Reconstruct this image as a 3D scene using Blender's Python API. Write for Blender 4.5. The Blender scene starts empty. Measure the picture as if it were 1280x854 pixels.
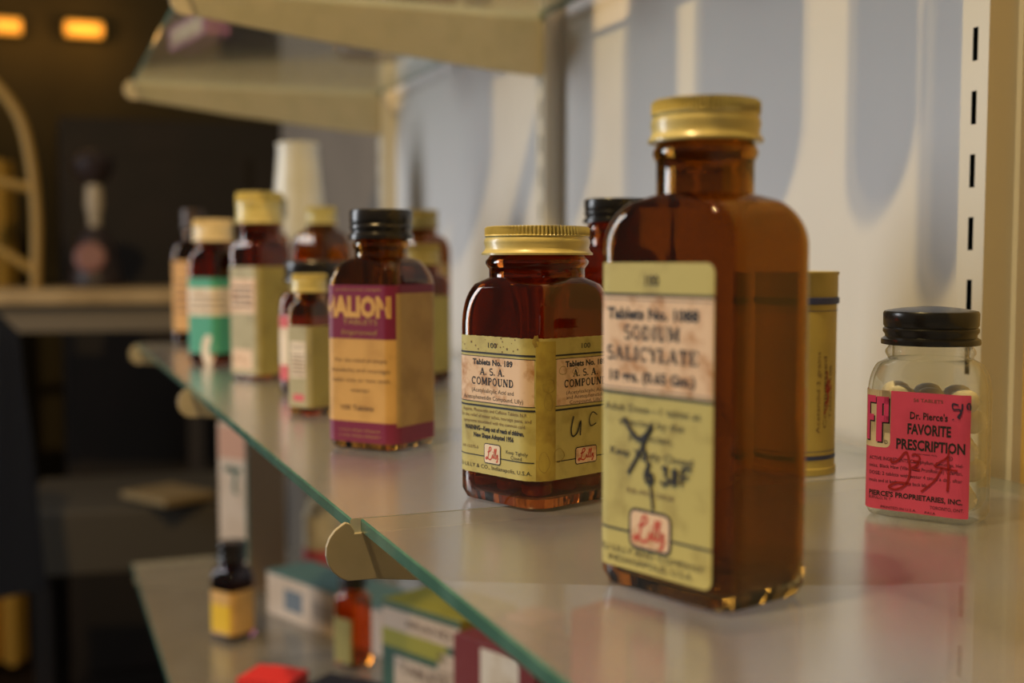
import bpy, math, random
from mathutils import Vector, Matrix
random.seed(7)
S = bpy.context.scene
COL = S.collection
PI = math.pi

# ------------------------------------------------------------------ camera
YAW, PITCH, EYE = math.radians(21.591), math.radians(3.890), 0.09
cd = bpy.data.cameras.new('camera')
cam = bpy.data.objects.new('camera', cd); COL.objects.link(cam)
fw = Vector((math.sin(YAW)*math.cos(PITCH), math.cos(YAW)*math.cos(PITCH), -math.sin(PITCH)))
rt = Vector((math.cos(YAW), -math.sin(YAW), 0)); up = rt.cross(fw)
m = Matrix((rt, up, -fw)).transposed().to_4x4(); m.translation = (0, 0, EYE)
cam.matrix_world = m
cd.sensor_width = 36; cd.lens = 1500*36/1280; cd.clip_start = 0.01
cd.dof.use_dof = True; cd.dof.focus_distance = 0.425; cd.dof.aperture_fstop = 6.9
S.camera = cam
# ------------------------------------------------------------------ view, world, lights
S.view_settings.view_transform = 'Standard'
try: S.view_settings.look = 'None'
except Exception: pass
S.view_settings.exposure = -0.10; S.view_settings.gamma = 1; S.view_settings.use_curve_mapping = False
S.cycles.use_denoising = True
S.cycles.max_bounces = 20; S.cycles.transmission_bounces = 16; S.cycles.transparent_max_bounces = 24
S.cycles.glossy_bounces = 8; S.cycles.sample_clamp_indirect = 6.0
W = bpy.data.worlds.new('room_light'); S.world = W; W.use_nodes = True
W.node_tree.nodes['Background'].inputs[0].default_value = (1.0, 0.88, 0.70, 1)
W.node_tree.nodes['Background'].inputs[1].default_value = 0.105

def aim(o, target):
    o.rotation_euler = (Vector(target)-o.location).to_track_quat('-Z', 'Y').to_euler()
def area(name, loc, target, sx, sy, power, color):
    l = bpy.data.lights.new(name, 'AREA'); l.shape = 'RECTANGLE'; l.size = sx; l.size_y = sy
    l.energy = power; l.color = color
    o = bpy.data.objects.new(name, l); COL.objects.link(o); o.location = loc; aim(o, target); return o
def point(name, loc, power, color, r):
    l = bpy.data.lights.new(name, 'POINT'); l.energy = power; l.color = color; l.shadow_soft_size = r
    o = bpy.data.objects.new(name, l); COL.objects.link(o); o.location = loc; return o
WINDOW = area('window_daylight', (-1.50, 1.80, 0.40), (0.25, 0.5, 0.08), 0.50, 1.4, 27.0, (0.88, 0.92, 0.96))
BULB = point('ceiling_bulb', (-0.30, 0.22, 1.25), 66, (1.0, 0.66, 0.27), 0.016)
BULB2 = point('ceiling_bulb', (-0.335, 0.255, 1.25), 22, (1.0, 0.66, 0.27), 0.016)

# ------------------------------------------------------------------ materials
MATS = {}
def mat(name, color, rough=0.5, metal=0.0, color2=None, scale=40.0, lo=0.45, hi=0.65, spec=0.5, bump=0.0, coat=0.0, emit=0, stretch=None, detail=5.0):
    if name in MATS: return MATS[name]
    M = bpy.data.materials.new(name); M.use_nodes = True; nt = M.node_tree
    b = nt.nodes['Principled BSDF']
    b.inputs['Base Color'].default_value = (*color, 1); b.inputs['Roughness'].default_value = rough
    b.inputs['Metallic'].default_value = metal; b.inputs['Specular IOR Level'].default_value = spec
    b.inputs['Coat Weight'].default_value = coat
    if emit:
        b.inputs['Emission Color'].default_value = (*color, 1); b.inputs['Emission Strength'].default_value = emit
    if color2 or bump:
        tc = nt.nodes.new('ShaderNodeTexCoord'); no = nt.nodes.new('ShaderNodeTexNoise')
        no.inputs['Scale'].default_value = scale; no.inputs['Detail'].default_value = detail
        src = tc.outputs['Object']
        if stretch:
            mp = nt.nodes.new('ShaderNodeMapping'); mp.inputs['Scale'].default_value = stretch
            nt.links.new(src, mp.inputs[0]); src = mp.outputs[0]
        nt.links.new(src, no.inputs['Vector'])
        if color2:
            r = nt.nodes.new('ShaderNodeValToRGB')
            r.color_ramp.elements[0].position = lo; r.color_ramp.elements[0].color = (*color, 1)
            r.color_ramp.elements[1].position = hi; r.color_ramp.elements[1].color = (*color2, 1)
            nt.links.new(no.outputs['Fac'], r.inputs[0]); nt.links.new(r.outputs[0], b.inputs['Base Color'])
        if bump:
            bp = nt.nodes.new('ShaderNodeBump'); bp.inputs['Strength'].default_value = bump; bp.inputs['Distance'].default_value = 0.001
            nt.links.new(no.outputs['Fac'], bp.inputs['Height']); nt.links.new(bp.outputs[0], b.inputs['Normal'])
    MATS[name] = M; return M

def refract_glass(name, color, rough=0.02):
    M = bpy.data.materials.new(name); M.use_nodes = True; nt = M.node_tree
    b = nt.nodes['Principled BSDF']
    b.inputs['Base Color'].default_value = (*color, 1); b.inputs['Roughness'].default_value = rough
    b.inputs['Transmission Weight'].default_value = 1.0; b.inputs['IOR'].default_value = 1.5
    return M
def clear_glass(name, tint, ior=1.5, dust=0.0, dust_color=(0.8, 0.8, 0.8), rough=0.02, grazing=5.0, edge=None):
    """pane or thin glass: Fresnel reflection over straight-through transparency, with a film of dust"""
    M = bpy.data.materials.new(name); M.use_nodes = True; nt = M.node_tree
    out = nt.nodes['Material Output']; nt.nodes.remove(nt.nodes['Principled BSDF'])
    tr = nt.nodes.new('ShaderNodeBsdfTransparent'); tr.inputs[0].default_value = (*tint, 1)
    gl = nt.nodes.new('ShaderNodeBsdfGlossy'); gl.inputs['Roughness'].default_value = rough; gl.inputs[0].default_value = (1, 1, 1, 1)
    lw = nt.nodes.new('ShaderNodeLayerWeight'); lw.inputs[0].default_value = 0.5
    pw = nt.nodes.new('ShaderNodeMath'); pw.operation = 'POWER'; pw.inputs[1].default_value = grazing
    fr = nt.nodes.new('ShaderNodeMath'); fr.operation = 'MULTIPLY_ADD'; fr.inputs[1].default_value = 0.95; fr.inputs[2].default_value = ((ior-1)/(ior+1))**2
    nt.links.new(lw.outputs['Facing'], pw.inputs[0]); nt.links.new(pw.outputs[0], fr.inputs[0])
    mx = nt.nodes.new('ShaderNodeMixShader'); nt.links.new(fr.outputs[0], mx.inputs[0])
    base = tr.outputs[0]
    if edge:      # longer way through the glass where it turns away from the eye
        p2 = nt.nodes.new('ShaderNodeMath'); p2.operation = 'POWER'; p2.inputs[1].default_value = 3.0
        mc = nt.nodes.new('ShaderNodeMix'); mc.data_type = 'RGBA'
        mc.inputs[6].default_value = (*tint, 1); mc.inputs[7].default_value = (*edge, 1)
        nt.links.new(lw.outputs['Facing'], p2.inputs[0]); nt.links.new(p2.outputs[0], mc.inputs[0]); nt.links.new(mc.outputs[2], tr.inputs[0])
    if dust:
        df = nt.nodes.new('ShaderNodeBsdfDiffuse'); df.inputs[0].default_value = (*dust_color, 1)
        m2 = nt.nodes.new('ShaderNodeMixShader')
        tc = nt.nodes.new('ShaderNodeTexCoord'); no = nt.nodes.new('ShaderNodeTexNoise'); no.inputs['Scale'].default_value = 22
        no.inputs['Detail'].default_value = 6
        nt.links.new(tc.outputs['Object'], no.inputs['Vector'])
        mr = nt.nodes.new('ShaderNodeMapRange'); mr.inputs[1].default_value = 0.3; mr.inputs[2].default_value = 0.7
        mr.inputs[3].default_value = dust*0.85; mr.inputs[4].default_value = min(1, dust*1.15)
        nt.links.new(no.outputs['Fac'], mr.inputs[0]); nt.links.new(mr.outputs[0], m2.inputs[0])
        nt.links.new(base, m2.inputs[1]); nt.links.new(df.outputs[0], m2.inputs[2]); base = m2.outputs[0]
    nt.links.new(base, mx.inputs[1]); nt.links.new(gl.outputs[0], mx.inputs[2]); nt.links.new(mx.outputs[0], out.inputs[0])
    return M

AMBER = refract_glass('amber_glass', (0.40, 0.18, 0.022), 0.008)
AMBER_DARK = refract_glass('dark_amber_glass', (0.38, 0.095, 0.012), 0.008)
BOTTLE_CLEAR = clear_glass('clear_bottle_glass', (0.98, 0.985, 0.975), 1.5, rough=0.02, grazing=4.0, edge=(0.46, 0.48, 0.42))
SHELF_TOP = clear_glass('dusty_shelf_glass', (0.88, 0.90, 0.90), 1.5, 0.24, (0.46, 0.50, 0.72), 0.22, 3.3)
SHELF_CLEAN = clear_glass('clean_shelf_glass', (0.90, 0.93, 0.90), 1.5, 0.08, (0.58, 0.58, 0.70), 0.10)
SHELF_DULL = clear_glass('dull_shelf_glass', (0.85, 0.86, 0.84), 1.5, 0.32, (0.46, 0.42, 0.36), 0.24, 4.0)
SHELF_EDGE = mat('green_glass_edge', (0.065, 0.165, 0.135), 0.15, spec=0.6, color2=(0.10, 0.225, 0.19), scale=30)
CREAM_TIN = mat('cream_painted_tin', (0.58, 0.51, 0.21), 0.34, color2=(0.44, 0.38, 0.13), scale=90, lo=0.5, hi=0.75, coat=0.3)
PALE_TIN = mat('pale_painted_tin', (0.72, 0.62, 0.42), 0.35, color2=(0.6, 0.5, 0.3), scale=60)
OLIVE_TIN = mat('olive_painted_tin', (0.36, 0.29, 0.09), 0.4, color2=(0.28, 0.22, 0.07), scale=60)
GREY_TIN = mat('grey_green_tin', (0.35, 0.33, 0.22), 0.4)
BAKELITE = mat('black_bakelite', (0.012, 0.011, 0.012), 0.25, spec=0.6)
INK = mat('black_ink', (0.018, 0.02, 0.03), 0.7)
FADED_INK = mat('faded_brown_ink', (0.16, 0.10, 0.07), 0.8)
RED_INK = mat('red_ink', (0.55, 0.07, 0.05), 0.7)
PEN_RED = mat('red_crayon', (0.36, 0.012, 0.02), 0.6)
PEN_BLUE = mat('blue_black_pen', (0.03, 0.03, 0.09), 0.6)
YPAPER = mat('yellow_label_paper', (0.49, 0.45, 0.15), 0.6, color2=(0.36, 0.31, 0.09), scale=120, lo=0.5, hi=0.72)
PPAPER = mat('pinkish_label_paper', (0.74, 0.56, 0.41), 0.6, color2=(0.46, 0.24, 0.10), scale=190, lo=0.50, hi=0.70)
STAIN = mat('brown_label_stain', (0.36, 0.28, 0.06), 0.6, color2=(0.22, 0.15, 0.03), scale=160)
PINK = mat('hot_pink_paper', (0.76, 0.085, 0.23), 0.55, color2=(0.66, 0.07, 0.19), scale=60)
MAGENTA = mat('magenta_ink', (0.72, 0.06, 0.26), 0.5)
WHITEP = mat('white_label_paper', (0.80, 0.72, 0.62), 0.6, color2=(0.66, 0.55, 0.42), scale=70)
PURPLE = mat('plum_label_ink', (0.19, 0.012, 0.065), 0.5)
TAN = mat('tan_label_paper', (0.66, 0.41, 0.14), 0.6, color2=(0.54, 0.32, 0.10), scale=60)
TAN2 = mat('dull_tan_label_paper', (0.48, 0.33, 0.13), 0.6, color2=(0.38, 0.25, 0.09), scale=60)
PILL = mat('white_tablet', (0.93, 0.88, 0.78), 0.35, color2=(0.84, 0.76, 0.62), scale=120)
WALLW = mat('white_painted_panel', (0.70, 0.68, 0.66), 0.55, color2=(0.66, 0.64, 0.63), scale=6)
OCHRE = mat('ochre_near_wall', (0.62, 0.43, 0.15), 0.7, color2=(0.57, 0.39, 0.13), scale=8)  # near bay coloured ochre, unlike the white panel beside it
STEEL = mat('cream_enamelled_steel', (0.62, 0.58, 0.50), 0.4)
BRACKET = mat('beige_enamelled_steel', (0.42, 0.38, 0.29), 0.4, color2=(0.38, 0.35, 0.26), scale=50)
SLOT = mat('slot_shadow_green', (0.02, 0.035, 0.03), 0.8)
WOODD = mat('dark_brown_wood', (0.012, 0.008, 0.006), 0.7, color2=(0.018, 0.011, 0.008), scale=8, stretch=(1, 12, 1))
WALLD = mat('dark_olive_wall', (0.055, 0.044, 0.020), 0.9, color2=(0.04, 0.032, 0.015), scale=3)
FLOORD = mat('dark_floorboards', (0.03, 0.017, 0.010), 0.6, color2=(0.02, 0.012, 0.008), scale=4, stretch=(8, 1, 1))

# ------------------------------------------------------------------ object helpers
class MB:
    """collects polygons (with material slots) for one mesh object"""
    def __init__(s): s.v = []; s.f = []; s.fm = []; s.mats = []
    def mi(s, m):
        if m not in s.mats: s.mats.append(m)
        return s.mats.index(m)
    def add(s, vs, fs, m):
        o = len(s.v); i = s.mi(m); s.v += [tuple(p) for p in vs]
        for f in fs: s.f.append(tuple(k+o for k in f)); s.fm.append(i)
    def box(s, c, d, m, rz=0.0):
        x, y, z = d[0]/2, d[1]/2, d[2]/2; ca, sa = math.cos(rz), math.sin(rz)
        vs = []
        for a, b, e in ((-x,-y,-z),(x,-y,-z),(x,y,-z),(-x,y,-z),(-x,-y,z),(x,-y,z),(x,y,z),(-x,y,z)):
            vs.append((c[0]+a*ca-b*sa, c[1]+a*sa+b*ca, c[2]+e))
        s.add(vs, [(0,3,2,1),(4,5,6,7),(0,1,5,4),(1,2,6,5),(2,3,7,6),(3,0,4,7)], m)
    def lathe(s, prof, m, n=48, c=(0,0,0), knurl=None):
        """prof: (radius, z) list from bottom to top, closed on the axis when radius is 0"""
        vs = []; fs = []
        for k, (r, z) in enumerate(prof):
            for i in range(n):
                rr = r
                if knurl and knurl[0] <= k <= knurl[1] and (i // knurl[3]) % 2: rr = r-knurl[2]
                t = 2*PI*i/n; vs.append((c[0]+rr*math.cos(t), c[1]+rr*math.sin(t), c[2]+z))
        for k in range(len(prof)-1):
            for i in range(n):
                j = (i+1) % n; fs.append((k*n+i, k*n+j, (k+1)*n+j, (k+1)*n+i))
        fs.append(tuple(range(n-1, -1, -1))); fs.append(tuple((len(prof)-1)*n+i for i in range(n)))
        s.add(vs, fs, m)
    def tube(s, pts, r, m, n=8):
        pts = [Vector(p) for p in pts]; vs = []; fs = []
        for k, p in enumerate(pts):
            d = (pts[min(k+1, len(pts)-1)]-pts[max(k-1, 0)]).normalized()
            a = d.cross(Vector((0.3, 1, 0.2))).normalized(); b = d.cross(a)
            rr = r[k] if isinstance(r, (list, tuple)) else r
            for i in range(n):
                t = 2*PI*i/n; vs.append(p+a*rr*math.cos(t)+b*rr*math.sin(t))
        for k in range(len(pts)-1):
            for i in range(n):
                j = (i+1) % n; fs.append((k*n+i, k*n+j, (k+1)*n+j, (k+1)*n+i))
        fs.append(tuple(range(n-1, -1, -1))); fs.append(tuple((len(pts)-1)*n+i for i in range(n)))
        s.add(vs, fs, m)
    def prism(s, poly, y0, y1, m):
        """poly in the x-z plane, extruded along y"""
        n = len(poly); vs = [(x, y0, z) for x, z in poly]+[(x, y1, z) for x, z in poly]
        fs = [tuple(range(n)), tuple(range(2*n-1, n-1, -1))]
        for i in range(n): j = (i+1) % n; fs.append((j, i, n+i, n+j))
        s.add(vs, fs, m)
    def build(s, name, parent=None, smooth=False, bevel=0, loc=None, rz=0, fix=True):
        me = bpy.data.meshes.new(name); me.from_pydata(s.v, [], s.f)
        for q in s.mats: me.materials.append(q)
        me.polygons.foreach_set('material_index', s.fm)
        if fix:
            import bmesh
            bm = bmesh.new(); bm.from_mesh(me); bmesh.ops.recalc_face_normals(bm, faces=bm.faces); bm.to_mesh(me); bm.free()
        if smooth:
            me.polygons.foreach_set('use_smooth', [True]*len(me.polygons))
            try: me.set_sharp_from_angle(angle=math.radians(42))
            except Exception: pass
        me.update()
        o = bpy.data.objects.new(name, me); COL.objects.link(o)
        if parent: o.parent = parent
        if loc: o.location = loc
        o.rotation_euler.z = rz
        if bevel:
            b = o.modifiers.new('bevel', 'BEVEL'); b.width = bevel; b.segments = 2; b.limit_method = 'ANGLE'
        return o
def tag(o, label, cat, group=None):
    o['label'] = label; o['category'] = cat
    if group: o['group'] = group
    return o
def thing(name, label, cat, loc, rz=0, group=None):
    o = bpy.data.objects.new(name, None); o.empty_display_size = 0.01; COL.objects.link(o)
    o.location = loc; o.rotation_euler = (0, 0, rz); return tag(o, label, cat, group)
def struct(o): o['kind'] = 'structure'; return o

# ---- plan of a rounded rectangle: distance u round the perimeter, u = 0 in the middle of the -x face, growing towards -y then +x
def plan(u, w, d, r):
    if u < 0:
        (x, y), (nx, ny) = plan(-u, w, d, r); return (x, -y), (nx, -ny)
    a = d/2-r
    if u <= a: return (-w/2, -u), (-1, 0)
    u -= a
    if u <= r*PI/2:
        t = u/max(r, 1e-9); c, s = math.cos(t), math.sin(t); return (-w/2+r-r*c, -a-r*s), (-c, -s)
    u -= r*PI/2
    if u <= w-2*r: return (-w/2+r+u, -d/2), (0, -1)
    u -= w-2*r
    if u <= r*PI/2:
        t = u/max(r, 1e-9); c, s = math.cos(t), math.sin(t); return (w/2-r+r*s, -a-r*c), (s, -c)
    u -= r*PI/2
    return (w/2, -a+u), (1, 0)
def ring(w, d, r, n=7, k=3):
    r = min(r, min(w, d)/2*0.995); pts = []
    for q, (sx, sy) in enumerate(((1, 1), (-1, 1), (-1, -1), (1, -1))):
        for i in range(n+1):
            t = PI/2*(q+i/n); pts.append(((w/2-r)*sx+r*math.cos(t), (d/2-r)*sy+r*math.sin(t)))
        a = pts[-1]
        sx2, sy2 = ((-1, 1), (-1, -1), (1, -1), (1, 1))[q]
        t = PI/2*(q+1); b = ((w/2-r)*sx2+r*math.cos(t), (d/2-r)*sy2+r*math.sin(t))
        for i in range(1, k+1):
            e = (0.08, 0.5, 0.92)[i-1]; pts.append((a[0]+(b[0]-a[0])*e, a[1]+(b[1]-a[1])*e))
    return pts
def loft(mb, secs, m, caps=(True, True)):
    """secs: list of (w, d, r, z)"""
    rings = [[(x, y, z) for x, y in ring(w, d, r)] for w, d, r, z in secs]; n = len(rings[0])
    vs = [p for q in rings for p in q]; fs = []
    for k in range(len(rings)-1):
        for i in range(n):
            j = (i+1) % n; fs.append((k*n+i, k*n+j, (k+1)*n+j, (k+1)*n+i))
    if caps[0]: fs.append(tuple(range(n-1, -1, -1)))
    if caps[1]: fs.append(tuple((len(rings)-1)*n+i for i in range(n)))
    mb.add(vs, fs, m)

# ---- lettering -------------------------------------------------------------------------
_TXT = {}
def font_mesh(s, bold=0.0):
    """triangles of a line of type, scaled so that capitals are 1 high"""
    key = (s, bold)
    if key in _TXT: return _TXT[key]
    cu = bpy.data.curves.new('type', 'FONT'); cu.body = s; cu.size = 1; cu.resolution_u = 2; cu.offset = bold
    o = bpy.data.objects.new('type', cu); COL.objects.link(o)
    me = o.evaluated_get(bpy.context.evaluated_depsgraph_get()).to_mesh()
    k = 1/0.73
    vs = [(v.co.x*k, v.co.y*k) for v in me.vertices]; fs = [tuple(p.vertices) for p in me.polygons]
    bpy.data.objects.remove(o); bpy.data.curves.remove(cu)
    x0 = min([v[0] for v in vs] or [0]); x1 = max([v[0] for v in vs] or [1])
    _TXT[key] = ([(x-x0, y) for x, y in vs], fs, x1-x0); return _TXT[key]
def arcp(cx, cy, rx, ry, a0, a1, n=10):
    return [(cx+rx*math.cos(math.radians(a0+(a1-a0)*i/n)), cy+ry*math.sin(math.radians(a0+(a1-a0)*i/n))) for i in range(n+1)]
T_, t_ = 0.27, 0.12
def stem(x): return ([(x, 0), (x, 1)], T_)
def ser(x, y, hw=0.19): return ([(x-hw, y), (x+hw, y)], t_)
SLAB = {   # slab-serif capitals: strokes on a 1-high grid, and the advance
 'A': ([([(0.12, 0), (0.46, 1)], t_), ([(0.46, 1), (0.80, 0)], T_), ([(0.25, 0.33), (0.68, 0.33)], t_), ser(0.12, 0.04, 0.14), ser(0.80, 0.04, 0.17)], 1.0),
 'C': ([(arcp(0.46, 0.5, 0.33, 0.46, 45, 315), 0.17), ([(0.74, 0.68), (0.74, 1.0)], t_)], 0.90),
 'D': ([stem(0.22), (arcp(0.40, 0.5, 0.38, 0.46, 90, -90), 0.17), ([(0.05, 0.96), (0.42, 0.96)], t_), ([(0.05, 0.04), (0.42, 0.04)], t_)], 0.94),
 'E': ([stem(0.22), ([(0.05, 0.96), (0.76, 0.96)], t_), ([(0.2, 0.5), (0.6, 0.5)], t_), ([(0.05, 0.04), (0.78, 0.04)], t_), ([(0.76, 0.72), (0.76, 1)], t_), ([(0.78, 0), (0.78, 0.3)], t_)], 0.90),
 'I': ([stem(0.24), ser(0.24, 0.96), ser(0.24, 0.04)], 0.50),
 'L': ([stem(0.22), ser(0.22, 0.96), ([(0.05, 0.04), (0.74, 0.04)], t_), ([(0.74, 0), (0.74, 0.34)], t_)], 0.85),
 'M': ([([(0.15, 0), (0.15, 1)], t_), ([(0.2, 1), (0.54, 0.1)], T_), ([(0.54, 0.1), (0.88, 1)], t_), ([(0.94, 0), (0.94, 1)], T_), ser(0.15, 0.04, 0.13), ser(0.94, 0.04, 0.17), ser(0.12, 0.96, 0.12), ser(0.96, 0.96, 0.15)], 1.15),
 'N': ([([(0.16, 0), (0.16, 1)], t_), ([(0.18, 1), (0.80, 0.02)], T_), ([(0.82, 0), (0.82, 1)], t_), ser(0.16, 0.04, 0.14), ser(0.82, 0.96, 0.14)], 1.0),
 'O': ([(arcp(0.46, 0.5, 0.34, 0.46, 0, 360, 18), 0.17)], 0.94),
 'P': ([stem(0.22), (arcp(0.38, 0.73, 0.32, 0.23, 90, -90), 0.15), ([(0.05, 0.96), (0.40, 0.96)], t_), ([(0.2, 0.48), (0.4, 0.48)], t_), ser(0.22, 0.04)], 0.82),
 'S': ([(arcp(0.40, 0.73, 0.27, 0.23, 40, 250)+arcp(0.40, 0.27, 0.30, 0.24, 75, -150), 0.18)], 0.80),
 'T': ([stem(0.42), ser(0.42, 0.04), ([(0.05, 0.96), (0.79, 0.96)], t_), ([(0.06, 0.66), (0.06, 1)], t_), ([(0.78, 0.66), (0.78, 1)], t_)], 0.88),
 'U': ([([(0.2, 1), (0.2, 0.3)]+arcp(0.48, 0.30, 0.28, 0.26, 180, 270, 5), T_), (arcp(0.48, 0.30, 0.28, 0.26, 270, 360, 5)+[(0.76, 1)], t_), ser(0.2, 0.96, 0.17), ser(0.76, 0.96, 0.14)], 0.96),
 'Y': ([([(0.1, 1), (0.44, 0.45)], T_), ([(0.44, 0.45), (0.8, 1)], t_), ([(0.44, 0), (0.44, 0.5)], T_), ser(0.1, 0.96, 0.14), ser(0.8, 0.96, 0.13), ser(0.44, 0.04)], 0.88),
 '.': ([([(0.12, 0), (0.12, 0.2)], 0.2)], 0.30), ' ': ([], 0.36)}
def stroke_quads(pts, w):
    vs = []; fs = []; n = len(pts)
    for i, p in enumerate(pts):
        a = pts[max(i-1, 0)]; b = pts[min(i+1, n-1)]
        dx, dy = b[0]-a[0], b[1]-a[1]; L = math.hypot(dx, dy) or 1
        ww = w[i] if isinstance(w, (list, tuple)) else w
        nx, ny = -dy/L*ww/2, dx/L*ww/2
        vs += [(p[0]+nx, p[1]+ny), (p[0]-nx, p[1]-ny)]
    for i in range(n-1): fs.append((2*i, 2*i+1, 2*i+3, 2*i+2))
    return vs, fs
def slab_mesh(s):
    vs = []; fs = []; x = 0
    for ch in s:
        st, adv = SLAB[ch]
        for pts, w in st:
            v, f = stroke_quads(pts, w); o = len(vs)
            vs += [(a+x, b) for a, b in v]; fs += [tuple(k+o for k in q) for q in f]
        x += adv+0.06
    return vs, fs, x
def smooth_line(pts, n=6):
    out = []
    for i in range(len(pts)-1):
        p0, p1, p2, p3 = pts[max(i-1, 0)], pts[i], pts[i+1], pts[min(i+2, len(pts)-1)]
        for k in range(n):
            t = k/n
            out.append(tuple(0.5*((2*p1[j])+(-p0[j]+p2[j])*t+(2*p0[j]-5*p1[j]+4*p2[j]-p3[j])*t*t+(-p0[j]+3*p1[j]-3*p2[j]+p3[j])*t**3) for j in (0, 1)))
    out.append(pts[-1]); return out

class Label:
    """a printed sheet that follows the side of a bottle, tube or carton; x = distance u round the side, y = height"""
    def __init__(s, w, d, r, lift=0.00012): s.p = (w, d, r); s.mb = MB(); s.lift = lift
    def put(s, vs, fs, m, layer):
        out = []
        for u, z in vs:
            (x, y), (nx, ny) = plan(u, *s.p); o = s.lift+layer*0.00005
            out.append((x+nx*o, y+ny*o, z))
        s.mb.add(out, fs, m)
    def rect(s, u0, u1, z0, z1, m, layer=0, corner=0.0, wave=0.0):
        n = max(2, int((u1-u0)/0.0008)); cols = []
        for i in range(n+1):
            u = u0+(u1-u0)*i/n; q = min(u-u0, u1-u); c = 0
            if corner and q < corner: c = corner-math.sqrt(max(0, corner**2-(corner-q)**2))
            e = wave*math.sin(u*900)*math.sin(u*2300+1) if wave else 0
            cols.append((u, z0+c-e*0.6, z1-c+e))
        if corner:
            a, b = [], []
            for k in range(1, 5):
                q = corner*(1-math.cos(k*PI/8)); cc = corner-math.sqrt(max(0, corner**2-(corner-q)**2))
                a.append((u0+q, z0+cc, z1-cc)); b.append((u1-q, z0+cc, z1-cc))
            cols = sorted(set(cols+a+b))
        vs = []; fs = []
        for u, a, b in cols: vs += [(u, a), (u, b)]
        for i in range(len(cols)-1): fs.append((2*i, 2*i+2, 2*i+3, 2*i+1))
        s.put(vs, fs, m, layer)
    def text(s, t, u, z, h, m, layer=2, width=None, bold=0.0, slab=False, rot=0.0, align='c', slope=0.0, italic=0.0):
        vs, fs, w = slab_mesh(t) if slab else font_mesh(t, bold)
        kx = width/w if width else h
        tw = w*kx; ox = {'c': -tw/2, 'l': 0, 'r': -tw}[align]
        c, sn = math.cos(rot), math.sin(rot); out = []
        for x, y in vs:
            a, b = x*kx+ox+italic*y*h, (y-0.5)*h
            out.append((u+a*c-b*sn, z+a*sn+b*c+slope*a))
        s.put(out, fs, m, layer)
    def line(s, pts, w, m, layer=3, curve=True):
        p = smooth_line(pts) if curve else pts
        vs, fs = stroke_quads(p, w); s.put(vs, fs, m, layer)
    def frame(s, u0, u1, z0, z1, t, m, fill, layer=1, corner=0.001):
        s.rect(u0, u1, z0, z1, m, layer, corner); s.rect(u0+t, u1-t, z0+t, z1-t, fill, layer+1, max(corner-t, 0.0002))
    def scriptL(s, u, z, w, h, m, layer=4, t=0.0003):
        """the red written word in the makers' box: a looped capital, then i, two l and y"""
        q = lambda a: [(u-w/2+x*w, z-h/2+y*h) for x, y in a]
        s.line(q([(0.14, 0.60), (0.30, 0.66), (0.42, 0.84), (0.38, 0.98), (0.28, 0.92), (0.23, 0.60), (0.18, 0.25), (0.06, 0.06), (0.0, 0.14), (0.08, 0.22), (0.22, 0.10), (0.36, 0.06), (0.46, 0.2)]), t*1.3, m, layer)
        s.line(q([(0.46, 0.2), (0.54, 0.46), (0.55, 0.2), (0.62, 0.3), (0.72, 0.8), (0.68, 0.85), (0.64, 0.3), (0.70, 0.2), (0.76, 0.4), (0.84, 0.85), (0.79, 0.85), (0.76, 0.25), (0.84, 0.2), (0.87, 0.5), (0.88, 0.28), (0.94, 0.5), (0.92, 0.0), (0.84, -0.05), (0.99, 0.25)]), t, m, layer)
        s.line(q([(0.55, 0.62), (0.57, 0.66)]), t*1.4, m, layer, False)
    def build(s, name, parent): return s.mb.build(name, parent, fix=False)

def screw_cap(parent, R, z0, h, style, m, name='screw_cap'):
    mb = MB(); n = 168
    if style == 'tin':       # rolled lip, thread ridge, knurled band, flat top
        prof = [(R*0.90, 0), (R*1.045, 0), (R*1.05, 0.0007), (R*1.0, 0.0016), (R*0.975, 0.0028), (R*1.0, 0.0045), (R*0.995, 0.0056), (R*0.965, 0.0066),
                (R*0.985, h*0.66), (R*0.99, h*0.70), (R*0.99, h*0.93), (R*0.95, h*0.985), (R*0.90, h), (R*0.4, h)]
        mb.lathe(prof, m, n, (0, 0, z0), knurl=(9, 10, R*0.06, 1))
        o = mb.build(name, parent, smooth=True)
    else:                    # moulded black cap with a groove, softly domed
        d = h*0.10 if style == 'dome' else h*0.02
        prof = [(R*0.92, 0), (R*1.03, 0.0), (R*1.04, 0.0006), (R*1.03, h*0.14), (R*0.955, h*0.20), (R*0.955, h*0.26), (R*1.0, h*0.34), (R*1.0, h*0.42), (R*0.965, h*0.46), (R*0.995, h*0.52),
                (R*1.0, h*0.84), (R*0.97, h*0.90), (R*0.90, h*0.92), (R*0.6, h*0.92+d*0.6), (R*0.25, h*0.92+d), (R*0.02, h*0.92+d*1.05)]
        mb.lathe(prof, m, 64, (0, 0, z0)); o = mb.build(name, parent, smooth=True)
    return o
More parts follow.
